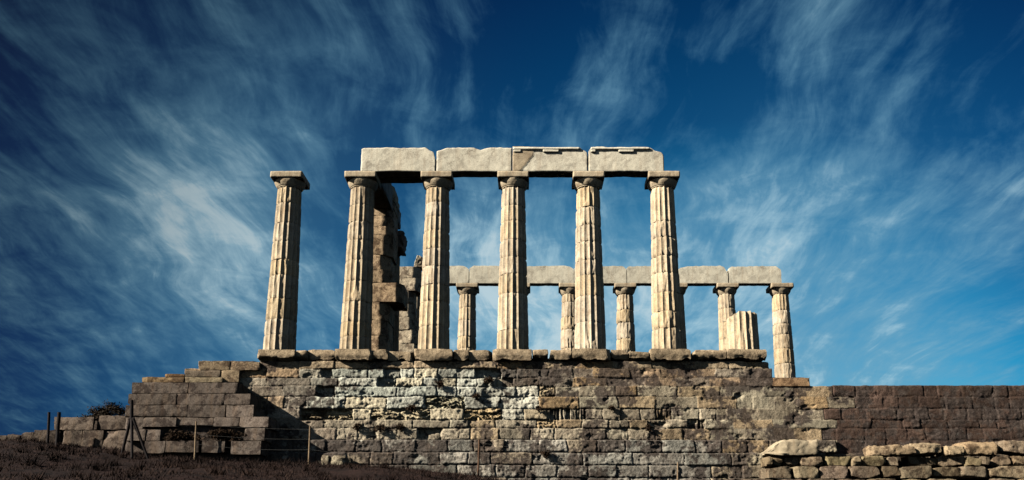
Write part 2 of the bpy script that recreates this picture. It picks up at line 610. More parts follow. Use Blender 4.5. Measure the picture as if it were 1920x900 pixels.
PALE = {(787, 1320): 1.5, (787, 1320): 1.6, (825, 1011): 1.3, (825, 1171): 1.25, (766, 1026): 1.2, (766, 1162): 1.15, (743.5, 1380): 1.15, (743.5, 1412): 1.3}


def zone(u, v, rr):
    """albedo, roughness of face, joint depth, protrusion of a stone centred at (u, v)"""
    white = math.exp(-((u - 800) / 215) ** 4) * (1 if 684 < v < 786 else 0.0)
    if v > 760: white *= 0.75
    if v < 691:
        col, ro, jd = np.array([0.47, 0.37, 0.25]), 0.02, 0.03
    elif u < 625:
        col, ro, jd = np.array([0.40, 0.31, 0.22]), 0.016, 0.025
        if v > 715: col = np.array([0.33, 0.275, 0.215])
    elif u > 1040:
        if v < 724:
            col, ro, jd = np.array([0.37, 0.30, 0.23]), 0.014, 0.008
        elif u > 1330 and v < 826:
            col, ro, jd = np.array([0.36, 0.305, 0.225]), 0.010, 0.006
        elif v < 766:
            col, ro, jd = np.array([0.44, 0.38, 0.28]), 0.014, 0.022
        else:
            col, ro, jd = np.array([0.42, 0.36, 0.27]), 0.022, 0.05
    else:
        col, ro, jd = np.array([0.43, 0.375, 0.285]), 0.026, 0.055
    wcol = np.array([0.68, 0.69, 0.60])
    col = col * (1 - white) + wcol * white
    ro = ro * (1 - white) + 0.034 * white
    if v > 825:
        col, ro, jd = np.array([0.36, 0.335, 0.29]), 0.022, 0.06
        if u > 1350: col = np.array([0.40, 0.33, 0.235])
    col = col * (0.72 + 0.56 * rr[0])
    if rr[1] > 0.78: col = col * np.array([1.12, 1.0, 0.86])
    if rr[1] < 0.2: col = col * np.array([0.94, 0.98, 0.99])
    pr = (rr[2] - 0.5) * (0.075 if (jd > 0.03) else 0.03)
    return col, ro, jd, pr


def grime_map(U, V):
    """threshold of the black crust: low where the stones are blackened all over"""
    D = np.full(U.shape, 0.22)
    wz = np.exp(-((U - 800) / 215) ** 4) * sstep(680, 690, V) * (1 - sstep(765, 800, V))
    D = D + 0.30 * wz
    D = np.where((U > 940) & (V > 690) & (V < 724), -0.22, D)
    D = np.where((U > 1040) & (V >= 724) & (V < 744), -0.02, D)
    D = np.where((U > 1330) & (V >= 744), 0.18, D)
    D = np.where((U < 625) & (V > 706) & (V < 826), 0.10, D)
    D = np.where((U < 520) & (V > 706), -0.10, D)
    D = np.where(V > 825, -0.02 - 0.0006 * np.abs(U - 1150) * (U < 1150), D)
    return D


def masonry(name, courses, layout, plane, zone_fn, step, top_fn=None, back=1.2, mat=None, seed=1, special=True, grime_fn=grime_map):
    """one dressed-stone face: stones, joints, erosion and lost stones as real relief"""
    zs = [atz(v, plane) for v in courses]
    Ztop, Zbot = zs[0], zs[-1]
    xl = min(atx(l[0], v, plane) for v, l in layout.items())
    xr = max(atx(l[-1], v, plane) for v, l in layout.items())
    nxg = int((xr - xl) / step) + 1
    xg = np.linspace(xl, xr, nxg)
    # rows: align with the course joints
    rows = []
    for a, b in zip(zs[:-1], zs[1:]):
        k = max(3, int(round((a - b) / step)))
        rows += list(np.linspace(a, b, k, endpoint=False))
    rows.append(Zbot)
    zg = np.array(rows)
    XX, ZZ = np.meshgrid(xg, zg)
    wx = XX + 0.030 * fbm(XX * 2.1, ZZ * 2.1, XX * 0, seed + 1, 3) + 0.012 * fbm(XX * 9, ZZ * 9, XX * 0, seed + 2, 2)
    wz = ZZ + 0.016 * fbm(XX * 1.7 + 9, ZZ * 1.7, XX * 0, seed + 3, 3) + 0.010 * fbm(XX * 8 + 4, ZZ * 8, XX * 0, seed + 4, 2)
    H = np.zeros_like(XX)
    T = np.ones(XX.shape + (3,)) * 0.2
    rr = np.random.default_rng(seed)
    base_n = fbm(XX * 2.6, ZZ * 2.6, XX * 0, seed + 10, 5, 0.6)
    fine_n = fbm(XX * 11, ZZ * 11, XX * 0, seed + 11, 4, 0.6)
    crag = np.abs(fbm(XX * 5.5, ZZ * 6.5, XX * 0, seed + 15, 4, 0.6)) * 2 - 0.6
    ridge = 1 - np.abs(fbm(XX * 1.3, ZZ * 15 + 1.5 * base_n, XX * 0, seed + 12, 3))
    vridge = 1 - np.abs(fbm(XX * 13, ZZ * 1.1, XX * 0, seed + 13, 3))
    cell_ok = np.zeros((len(zg) - 1, nxg - 1), bool)
    xc = (xg[:-1] + xg[1:]) / 2
    zc_ = (zg[:-1] + zg[1:]) / 2
    for v0, v1, za, zb in zip(courses[:-1], courses[1:], zs[:-1], zs[1:]):
        lst = layout[v0]
        vm = (v0 + v1) / 2
        X0, X1 = atx(lst[0], vm, plane), atx(lst[-1], vm, plane)
        rowm = (zc_ < za) & (zc_ > zb)
        cell_ok[np.ix_(rowm, (xc > X0) & (xc < X1))] = True
        inrow = (wz <= za) & (wz > zb)
        if v0 == courses[0]: inrow |= wz > za
        for u0, u1 in zip(lst[:-1], lst[1:]):
            a, b = atx(u0, vm, plane), atx(u1, vm, plane)
            m = inrow & (wx >= a) & (wx < b)
            if u0 == lst[0]: m = inrow & (wx < b)
            if u1 == lst[-1]: m = inrow & (wx >= a) if u0 != lst[0] else inrow
            if not m.any(): continue
            r3 = rr.random(6)
            col, ro, jd, pr = zone_fn((u0 + u1) / 2, vm, r3)
            ddx = np.minimum(wx[m] - a, b - wx[m])
            ddz = np.minimum(za - wz[m], wz[m] - zb)
            ddx = np.abs(ddx)
            ddz = np.abs(ddz)
            rd = 0.022 + 0.04 * r3[3]
            # worn corners: distance to the joint with a rounded corner
            e = np.minimum(ddx, ddz)
            cr = np.clip(1 - ddx / rd, 0, 1) ** 2 + np.clip(1 - ddz / rd, 0, 1) ** 2
            h = pr - jd * ((0.35 + 0.6 * r3[3]) * np.exp(-(e / 0.013) ** 2) + 0.5 * np.clip(cr, 0, 1.6))
            h = h + ro * (0.85 * base_n[m] + 0.40 * fine_n[m] + (0.15 + 0.5 * r3[0]) * crag[m])
            h = h + (r3[4] - 0.5) * 0.06 * (wx[m] - (a + b) / 2) / (b - a) + (r3[5] - 0.5) * 0.04 * (wz[m] - (za + zb) / 2) / (za - zb)
            t = np.ones((m.sum(), 3)) * col
            key = (v0, u0)
            if special:
                if key in HOLES:
                    h = h - 0.12 - 0.10 * np.clip(base_n[m] + 0.4, 0, 1)
                    t = t * 0.8
                if key in STRATA:
                    h = h - 0.15 * np.clip(1 - ridge[m], 0, 1) * 1.3 + 0.02
                    t = t * np.array([1.25, 1.08, 0.86])
                if key in COLUMNED:
                    h = h - 0.14 * np.clip(1 - vridge[m], 0, 1) * 1.5 - 0.01
                if key in ORANGE:
                    t = np.ones_like(t) * np.array([0.46, 0.325, 0.185])
                    h = h + 0.02
                if key in PALE:
                    t = t * PALE[key]
            H[m] = h
            T[m] = t
    # pits and lost corners
    pit = np.clip(fbm(XX * 1.9 + 31, ZZ * 2.6, XX * 0, seed + 20, 4, 0.55) - 0.42, 0, 1)
    H -= (0.14 if special else 0.05) * pit
    # patches of colour that ignore the joints
    pt = fbm(XX * 1.1 + 7, ZZ * 1.3, XX * 0, seed + 21, 5, 0.6)
    T *= (1 + 0.30 * pt)[..., None]
    us = np.linspace(200, 2000, 60)
    UU = np.interp(XX, [atx(u, 780, plane) for u in us], us)
    vs_ = np.linspace(600, 1000, 40)
    VV = np.interp(-ZZ, [-atz(v, plane) for v in vs_], vs_)
    gn = fbm(XX * 1.5, ZZ * 1.9, XX * 0, seed + 40, 7, 0.66) + 0.25 * fbm(XX * 7, ZZ * 7, XX * 0, seed + 41, 4, 0.6) - 0.18 * fine_n
    D = grime_fn(UU, VV)
    gr = sstep(-0.10, 0.10, gn - D)
    dark = np.array([0.088, 0.070, 0.063]) * (1 + 0.35 * fine_n)[..., None]
    T = T * (1 - 0.88 * gr[..., None]) + dark * 0.88 * gr[..., None]
    T = np.maximum(T, 0.02)
    T = T * np.minimum(1, 0.76 / T.max(-1))[..., None]
    if top_fn is not None:
        H = top_fn(XX, ZZ, H, zs)
    P = np.stack([XX + 0.010 * fbm(XX * 6, ZZ * 6, XX * 0, seed + 30, 2), plane - H, ZZ + 0.010 * fbm(XX * 5 + 3, ZZ * 5, XX * 0, seed + 31, 3)], -1)
    nzg = len(zg)
    vid = np.arange(nzg * nxg).reshape(nzg, nxg)
    fr, fc = np.nonzero(cell_ok)
    F4 = np.stack([vid[fr, fc], vid[fr + 1, fc], vid[fr + 1, fc + 1], vid[fr, fc + 1]], -1)
    used = np.unique(F4)
    remap = -np.ones(nzg * nxg, int)
    remap[used] = np.arange(len(used))
    V = P.reshape(-1, 3)[used]
    TT = T.reshape(-1, 3)[used]
    F4 = remap[F4]
    # close the body behind the face
    ed = {}
    for q in F4.tolist():
        for i in range(4):
            a, b = q[i], q[(i + 1) % 4]
            if (b, a) in ed: del ed[(b, a)]
            else: ed[(a, b)] = 1
    extra, em, ef = [], {}, []
    depths = [0.06, 0.2, 0.5, back]
    nb = len(V)

    def ev(i, k):
        if (i, k) not in em:
            em[(i, k)] = nb + len(extra)
            p = V[i].copy()
            p[1] = max(plane + depths[k], p[1] + 0.02 * (k + 1))
            if k < 3:
                p[2] += 0.012 * math.sin(37 * p[0] + 5 * k) * (1 if k else 0.3)
            extra.append((p, TT[i]))
        return em[(i, k)]
    for a, b in ed:
        pa, pb = a, b
        for k in range(4):
            na, nb2 = ev(a, k), ev(b, k)
            ef.append((pb, pa, na, nb2))
            pa, pb = na, nb2
    if extra:
        V = np.vstack([V, np.array([e[0] for e in extra])])
        TT = np.vstack([TT, np.array([e[1] for e in extra])])
    o = link(name, V, F4.tolist() + ef, mat or M_WALL, None, TT)
    return o


def low_step(XX, ZZ, H, zs):
    """the three lowest courses stand forward of the wall as footing steps"""
    z825 = atz(825, WALL_Y)
    k = np.clip((z825 - ZZ) / 0.03, 0, 1)
    k2 = np.clip((atz(850, WALL_Y) - ZZ) / 0.03, 0, 1)
    left = 1 - sstep(6.0, 13.0, XX)
    return H + k * (0.16 + 0.20 * left) + k2 * 0.06


ENDS = {724: 1562, 743.5: 1603, 766: 1546, 787: 1571, 803: 1541, 825: 1566, 850: 1548, 873.5: 1575, 897: 1552, 920: 1565}
for v0, e in ENDS.items():
    l = [u for u in BL[v0] if u < e - 14]
    BL[v0] = l + [e]
platform = thing('temple_platform', 'long stepped stone platform with worn courses carrying the columns', 'platform', (8, 0, -4))
face = masonry('masonry_face', COURSES, BL, WALL_Y, zone, 0.023, low_step, back=1.3, seed=11)
kid(face, platform)

# solid body of the platform behind its facing
core = [rough_box(0.15, 15.35, 0.7, 13.2, -5.2, -0.02, res=0.8, rnd=0.02, rough=0.0, base=(0.07, 0.055, 0.04), cuts=0),
        rough_box(15.4, 22.2, 9.6, 13.2, -5.2, -0.02, res=0.8, rnd=0.02, rough=0.0, base=(0.07, 0.055, 0.04), cuts=0),
        rough_box(-3.2, 0.1, 0.7, 13.2, -5.2, -0.75, res=0.8, rnd=0.02, rough=0.0, base=(0.07, 0.055, 0.04), cuts=0)]
v, f, t = join(core)
kid(link('core', v, f, M_SOIL, None, t), platform)

# stylobate blocks under the front columns
STY_Y = -0.73
STY = [(480, 552, 655, 675.5, 0.0), (552.6, 574, 655.5, 672, 0.08), (575, 627, 656, 674, 0.30), (627.6, 698.5, 654, 676, 0.0), (700, 727, 655, 675, 0.05), (727.5, 775, 656, 675, 0.16),
       (776, 848, 654, 675, 0.0), (849, 878, 655, 674, 0.05), (879, 922, 656, 675, 0.17), (923, 997, 653.5, 674.5, -0.02), (998.6, 1027, 655, 673, 0.05), (1028, 1071, 655, 673, 0.08), (1072.5, 1145, 653.5, 673.5, -0.01),
       (1146, 1180, 656, 672, 0.12), (1180.6, 1217, 655, 673, 0.02), (1220, 1296, 653.5, 674, -0.02), (1304, 1363, 655, 672.5, 0.06), (1365, 1438, 654, 673, 0.0)]
rs = random.Random(5)
for u0, u1, v0, v1, setb in STY:
    y0 = STY_Y + setb
    x0, x1 = atx(u0, 665, y0), atx(u1, 665, y0)
    z1, z0 = atz(v0, y0), atz(v1, y0)
    col = np.array([0.55, 0.43, 0.29]) * (0.8 + 0.3 * rs.random())
    sd = rs.randrange(1000)

    def df(P, z0=z0, z1=z1, sd=sd):
        under = sstep(0.55, 0.0, (P[:, 2] - z0) / (z1 - z0))
        P = P.copy()
        P[:, 2] += under * 0.07 * np.clip(1.2 * fbm(P[:, 0] * 4.2, P[:, 1] * 1.5, P[:, 0] * 0, sd, 4) + 0.15, -0.1, 1)
        P[:, 1] += np.where(P[:, 1] < y0 + 0.25, 1, 0) * under * 0.05
        return P
    block('stylobate_block', platform, (x0, x1, y0, 0.68, z0, z1), M_WALL, col, res=0.045, rnd=0.006, rough=0.018, chip=1.2, cuts=0.9, deform=df, seed=sd)
# the end block beside the last far column
y0 = -0.55
block('corner_block', platform, (atx(1448, 715, y0), atx(1518, 715, y0), y0, 0.6, atz(724, y0), atz(707.5, y0)), M_BLOCK, (0.40, 0.26, 0.15), rnd=0.02, rough=0.02)

# ------------------------------------------------------------------ dark wall running on to the right
TC = [722.5, 743.5, 766, 787, 803, 825, 850, 873.5, 897, 920, 945]
r_ = random.Random(9)
TL = {}
for i, v0 in enumerate(TC[:-1]):
    l = [ENDS[724 if v0 == 722.5 else v0]]
    while l[-1] < 2500:
        l.append(l[-1] + r_.uniform(26, 62))
    TL[v0] = l


def tzone(u, v, rr):
    col = np.array([0.125, 0.082, 0.066]) * (0.78 + 0.44 * rr[0])
    k = min(1, max(0, (u - 1552) / 250))
    col = col * (1.0 - 0.25 * k)
    if 743 < v < 766 and u < 1500: col = np.array([0.30, 0.20, 0.115])
    elif v > 765 and u < 1600 and rr[1] > .75: col = np.array([0.24, 0.175, 0.11])
    if v > 850: col = np.array([0.2, 0.16, 0.12])
    return col, 0.013, 0.022, (rr[2] - 0.5) * 0.03


tw = masonry('terrace_wall', TC, TL, WALL_Y, tzone, 0.028, None, back=1.3, seed=61, special=False, grime_fn=lambda U, V: 0.12 - 0.0009 * np.clip(U - 1560, 0, 400) + 0 * V)
tag(tw, 'long dark reddish brown ashlar wall running off behind the rubble at right', 'wall')

# ------------------------------------------------------------------ stepped buttress at the left corner
BUT_Y = -1.60
butt = thing('stepped_buttress', 'dark stepped corner of big squared blocks jutting out at the left end', 'buttress', (atx(350, 830, BUT_Y), -1, atz(855, BUT_Y)))
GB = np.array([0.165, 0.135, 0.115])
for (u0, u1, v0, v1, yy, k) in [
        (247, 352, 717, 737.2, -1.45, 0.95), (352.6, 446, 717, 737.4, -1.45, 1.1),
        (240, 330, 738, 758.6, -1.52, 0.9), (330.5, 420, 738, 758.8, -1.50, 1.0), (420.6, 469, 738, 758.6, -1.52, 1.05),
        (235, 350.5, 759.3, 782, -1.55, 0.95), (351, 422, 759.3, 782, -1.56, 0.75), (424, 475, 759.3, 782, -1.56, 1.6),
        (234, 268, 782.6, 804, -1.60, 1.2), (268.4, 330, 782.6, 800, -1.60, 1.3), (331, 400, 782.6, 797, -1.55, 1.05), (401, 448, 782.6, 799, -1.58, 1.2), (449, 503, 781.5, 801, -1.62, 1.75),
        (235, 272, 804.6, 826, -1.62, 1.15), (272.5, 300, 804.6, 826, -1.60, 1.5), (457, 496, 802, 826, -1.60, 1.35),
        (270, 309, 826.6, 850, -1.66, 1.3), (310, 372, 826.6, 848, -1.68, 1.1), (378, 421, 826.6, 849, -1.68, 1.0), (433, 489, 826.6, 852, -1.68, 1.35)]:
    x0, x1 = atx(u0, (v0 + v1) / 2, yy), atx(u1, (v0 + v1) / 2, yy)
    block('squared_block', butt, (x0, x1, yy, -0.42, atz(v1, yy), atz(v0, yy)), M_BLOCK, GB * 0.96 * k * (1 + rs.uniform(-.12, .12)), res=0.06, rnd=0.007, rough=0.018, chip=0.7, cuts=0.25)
# backing in the recess
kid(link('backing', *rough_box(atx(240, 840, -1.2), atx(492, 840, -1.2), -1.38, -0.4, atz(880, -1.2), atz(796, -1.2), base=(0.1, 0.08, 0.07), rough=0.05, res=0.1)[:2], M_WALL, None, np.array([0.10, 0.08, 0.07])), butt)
# shallow upper steps behind it
for (u0, u1, v0, v1, yy, col) in [(265, 345, 706.8, 716.8, -0.72, (0.36, 0.25, 0.14)), (345.5, 417, 706.8, 716.8, -0.72, (0.33, 0.27, 0.18)),
                                  (309, 345, 701, 706.4, -0.65, (0.40, 0.25, 0.13)), (346, 412, 694, 706.4, -0.66, (0.20, 0.16, 0.12)), (412.5, 447, 694, 716, -0.64, (0.34, 0.26, 0.17)),
                                  (371, 430, 676.6, 693.6, -0.62, (0.30, 0.23, 0.15)), (430.5, 486, 678, 693.8, -0.60, (0.36, 0.27, 0.18))]:
    block('step_block', platform, (atx(u0, v1, yy), atx(u1, v1, yy), yy, 0.9, atz(v1, yy), atz(v0, yy)), M_BLOCK, col, rnd=0.015, rough=0.018, res=0.05)

# low wall further left
LY = -1.15
low = thing('low_wall', 'low ruined wall of squared blocks at far left below dark scrub', 'wall', (atx(140, 826, LY), LY, atz(826, LY)))
for (u0, u1, v0, v1, k) in [(100, 173, 782, 806, 1.25), (174, 181, 788, 806, 0.7), (182, 234, 780, 806, 1.05), (110, 150, 806.6, 846, 0.8), (150.5, 190, 806.6, 846, 0.9), (190.5, 236, 806.6, 852, 1.3),
                            (60, 109, 806, 842, 0.7), (34, 60, 811, 842, 0.75), (10, 34, 814, 842, 0.7), (-30, 9, 816, 842, 0.7)]:
    block('squared_block', low, (atx(u0, v1, LY), atx(u1, v1, LY), LY, LY + 0.9, atz(v1, LY), atz(v0, LY)), M_BLOCK, np.array([0.17, 0.135, 0.11]) * k, res=0.06, rnd=0.014, rough=0.03, chip=0.8, cuts=0.4)


# ================================================================== columns
R0, R1 = 0.525, 0.402          # lower and upper radius
SHAFT = 5.69
ABA = 6.147
NF = 16                        # flutes


def shaft_r(z, r0=R0, r1=R1, H=SHAFT):
    t = z / H
    return r0 + (r1 - r0) * (t ** 1.12)


def drum_mesh(cx, cy, zb, za, seed, base, wear=1.0, flute=1.0, top_fn=None, plain=0.0, tilt=0.0):
    nth = NF * 10
    th = np.arange(nth) / nth * 2 * math.pi
    n = max(4, int((za - zb) / 0.05))
    zz = np.linspace(zb + 0.003, za - 0.003, n)
    TH, Z = np.meshgrid(th, zz)
    ph = (TH * NF / (2 * math.pi)) % 1.0
    x = np.abs(ph - 0.5) * 2                      # 1 at the arris, 0 in the flute
    prof = 1 - x ** 2
    rad = shaft_r(np.clip(Z - 0.0, 0, 9))
    rs_ = np.random.default_rng(seed)
    off = rs_.uniform(-0.006, 0.006, 3)
    P0 = np.cos(TH) * 2
    P1 = np.sin(TH) * 2
    n1 = fbm(P0 + seed * 1.3, P1, Z * 1.6, seed, 4, 0.55)
    n2 = fbm(P0 * 4 + seed, P1 * 4, Z * 6, seed + 3, 3, 0.6)
    er = np.clip(n1 - 0.25, 0, 1) * wear           # eroded areas lose their arrises
    fl = flute * (1 - np.clip(er * 2.2, 0, 0.85)) * (1 - plain * sstep(-0.3, 0.2, n1 + 0.2))
    rad = rad - prof * 0.060 * fl * (rad / R0) - (1 - prof) * 0.012 * np.clip(n2 + 0.3, 0, 1) * wear
    rad = rad - er * 0.035 + n1 * 0.006 * wear + n2 * 0.004
    # chipped drum edges
    de = np.minimum(Z - zb, za - Z)
    ch = np.clip(fbm(P0 * 1.7 + seed * 2.1, P1 * 1.7, Z * 0 + zb, seed + 9, 3) + 0.15, 0, 1)
    rad = rad - 0.055 * wear * 1.3 * np.clip(ch - 0.30, 0, 1) * np.exp(-(de / 0.05) ** 2) - 0.009 * np.exp(-(de / 0.012) ** 2) * (0.4 + wear)
    X = cx + off[0] * wear + rad * np.cos(TH)
    Y = cy + off[1] * wear + rad * np.sin(TH)
    ZZ = Z.copy()
    if top_fn is not None:
        tz = top_fn(np.cos(TH), np.sin(TH))
        ZZ = zb + (Z - zb) * (tz - zb) / (za - zb)
    V = np.stack([X, Y, ZZ], -1).reshape(-1, 3)
    t = np.array(base)[None, :] * (1 + 0.16 * n1.reshape(-1, 1) * wear)
    # rustier inside the flutes
    t = t * (1 - np.array([0.05, 0.12, 0.20]) * (prof.reshape(-1, 1) * np.clip(n2.reshape(-1, 1) + 0.5, 0, 1)))
    vid = np.arange(n * nth).reshape(n, nth)
    nx = np.roll(vid, -1, 1)
    F4 = np.stack([vid[:-1], nx[:-1], nx[1:], vid[1:]], -1).reshape(-1, 4).tolist()
    c0, c1 = len(V), len(V) + 1
    zt = ZZ[-1].mean()
    V = np.vstack([V, [[cx, cy, zb + 0.003], [cx, cy, zt]]])
    t = np.vstack([t, [base, base]])
    for i in range(nth):
        j = (i + 1) % nth
        F4.append((int(vid[0, j]), int(vid[0, i]), c0))
        F4.append((int(vid[-1, i]), int(vid[-1, j]), c1))
    return V, F4, t


def lathe(cx, cy, prof, seed, base, nth=96, wear=0.007):
    th = np.arange(nth) / nth * 2 * math.pi
    pr = np.array(prof)
    # refine
    r = np.concatenate([np.linspace(a[0], b[0], 5, endpoint=False) for a, b in zip(pr[:-1], pr[1:])] + [[pr[-1][0]]])
    z = np.concatenate([np.linspace(a[1], b[1], 5, endpoint=False) for a, b in zip(pr[:-1], pr[1:])] + [[pr[-1][1]]])
    TH, RR = np.meshgrid(th, r)
    _, Z = np.meshgrid(th, z)
    n1 = fbm(np.cos(TH) * 2 + seed, np.sin(TH) * 2, Z * 4, seed, 4)
    RR = RR + n1 * wear * 2
    V = np.stack([cx + RR * np.cos(TH), cy + RR * np.sin(TH), Z], -1).reshape(-1, 3)
    vid = np.arange(len(r) * nth).reshape(len(r), nth)
    nx = np.roll(vid, -1, 1)
    F4 = np.stack([vid[:-1], nx[:-1], nx[1:], vid[1:]], -1).reshape(-1, 4).tolist()
    c0, c1 = len(V), len(V) + 1
    V = np.vstack([V, [[cx, cy, z[0]], [cx, cy, z[-1]]]])
    for i in range(nth):
        j = (i + 1) % nth
        F4.append((int(vid[0, j]), int(vid[0, i]), c0))
        F4.append((int(vid[-1, i]), int(vid[-1, j]), c1))
    t = np.array(base)[None, :] * (1 + 0.15 * np.append(n1.ravel(), [0, 0])[:, None])
    return V, F4, t


CREAM = np.array([0.67, 0.56, 0.405])


def column(X, Y, joints, label, group, seed, wear=1.0, tone=1.0, flute=1.0, capital=True, chip=0.6, name='marble_column', plain=0.0, ztop=ABA):
    rg = random.Random(seed)
    t = thing(name, label, 'column', (X, Y, 0), group)
    js = [0.0] + sorted(joints) + [SHAFT - 0.02]
    for i, (a, b) in enumerate(zip(js[:-1], js[1:])):
        k = rg.uniform(0.84, 1.12) * tone
        warm = rg.uniform(-1, 1)
        base = CREAM * k * np.array([1 + 0.03 * warm, 1.0 - 0.01 * warm, 1 - 0.10 * warm])
        v, f, c = drum_mesh(X, Y, a, b, seed * 31 + i, base, wear=wear * rg.uniform(0.6, 1.35), flute=flute * rg.uniform(0.8, 1.0), plain=plain * rg.random())
        kid(link('drum', v, f, M_MARBLE, None, c, sharp=38), t)
    base = CREAM * tone * rg.uniform(0.82, 0.98)
    zc0 = SHAFT - 0.02
    v, f, c = lathe(X, Y, [(R1 - 0.03, zc0), (R1 - 0.005, zc0 + 0.01), (R1 + 0.0, zc0 + 0.035), (R1 + 0.018, zc0 + 0.045), (R1 + 0.055, zc0 + 0.10), (R1 + 0.084, zc0 + 0.15), (R1 + 0.103, zc0 + 0.20), (R1 + 0.108, zc0 + 0.235), (R1 + 0.095, zc0 + 0.262)], seed, base)
    cap = kid(link('capital', v, f, M_MARBLE, None, c), t)
    hw = 0.53
    v, f, c = rough_box(X - hw, X + hw, Y - hw, Y + hw, zc0 + 0.258, ztop, res=0.05, rnd=0.010, rough=0.008, chip=chip, cuts=0.12, seed=seed + 400, base=base * 0.97)
    ab = link('abacus', v, f, M_MARBLE, None, c)
    ab.parent = cap
    ab.matrix_parent_inverse = Matrix.Identity(4)
    return t


def jz(vs, Y): return [atz(v, Y) for v in vs]


FRONT_X = [(527, 542), (670, 678), (815, 820), (962, 962), (1106, 1103), (1250, 1243)]
FRONT_J = [[377, 414, 449, 484, 514, 557, 597, 626], [380, 412, 447, 485, 524, 563, 602, 629], [376, 402, 428, 463, 497, 531, 563, 609],
           [382, 411, 446, 479, 511, 548, 617], [384, 419, 450, 485, 514, 553, 602], [411, 441, 477, 509, 546, 582, 614]]
FRONT_L = ['tall fluted column standing alone at the left end, bare capital with no beam on it',
           'fluted front column carrying the left end of the near architrave, dark block pier behind it',
           'fluted front column between the dark block pier and the shadowed far column, chipped low on its left',
           'fluted front column in the middle of the near architrave, one brown smooth drum at mid height',
           'fluted front column second from the right end of the near architrave, far column close at its left',
           'fluted front column under the right end of the near architrave, far column showing behind its right edge']
for i, (ub, ut) in enumerate(FRONT_X):
    X = (atx(ub, 640, 0) + atx(ut, 350, 0)) / 2
    column(X, 0.0, jz(FRONT_J[i], -0.45), FRONT_L[i], 'near row of temple columns', 50 + i * 7, wear=(0.7, 0.8, 0.9, 0.8, 0.9, 1.1)[i], tone=(0.92, 0.95, 1.0, 1.0, 1.03, 1.03)[i])

# broken stump on the last stylobate block
XS = atx(1393, 640, 0)
st = thing('column_stump', 'short broken fluted column stump at the right end of the platform', 'column', (XS, 0, 0))
zt = atz(583, -0.4)


def stump_top(c, s):
    return zt - 0.14 * np.clip(-c * 1.3 - 0.45, 0, 1) - 0.03 * (1 + np.sin(c * 9 + s * 5)) * 0.5


v, f, c = drum_mesh(XS, 0, 0.0, zt, 931, CREAM * 1.06, wear=0.8, flute=1.0, top_fn=stump_top)
kid(link('drum', v, f, M_MARBLE, None, c, sharp=38), st)

# far row
BACK_Y = 12.3
BACK_U = [779, 877, 974, 1068, 1171, 1266, 1361, 1462]
BACK_L = ['far row column mostly hidden behind the pale stack of blocks',
          'far row column with its capital in deep shadow, left of centre under the far architrave',
          'far row column hidden behind the middle near column, only its capital corner showing',
          'worn far row column peeping out at the left of the fifth near column',
          'worn far row column in clear view between the two right-hand near columns',
          'far row column showing as a dark strip behind the right edge of the last near column',
          'far row column partly hidden behind the broken stump',
          'eroded far row column at the right end, banded shaft descending past the platform edge']
bxs = [atx(u, 545, BACK_Y) for u in BACK_U]
for i, X in enumerate(bxs):
    rg = random.Random(300 + i)
    js = []
    z = 0
    while True:
        z += rg.uniform(0.5, 0.95)
        if z > SHAFT - 0.4: break
        js.append(z)
    column(X, BACK_Y, js, BACK_L[i], 'far row of temple columns', 200 + i * 11, wear=1.5 if i in (3, 4, 7) else 1.1, tone=0.93, flute=0.85, plain=0.9 if i in (3, 4, 7) else 0.4)

# ================================================================== architraves
GREY = np.array([0.79, 0.745, 0.615])
AY0, AY1 = -0.46, 0.02          # the near leaf of the beam, front and back
ATOP = 7.03


def prof_deform(pts, z0, z1):
    """lower the top of a block along x: pts = [(x, z), ...]"""
    xs = np.array([p[0] for p in pts])
    zs = np.array([p[1] for p in pts])

    def fn(P):
        P = P.copy()
        t = np.interp(P[:, 0], xs, zs) + 0.012 * fbm(P[:, 0] * 7, P[:, 1] * 7, P[:, 0] * 0, 5, 3)
        P[:, 2] = z0 + (P[:, 2] - z0) * (t - z0) / (z1 - z0)
        return P
    return fn


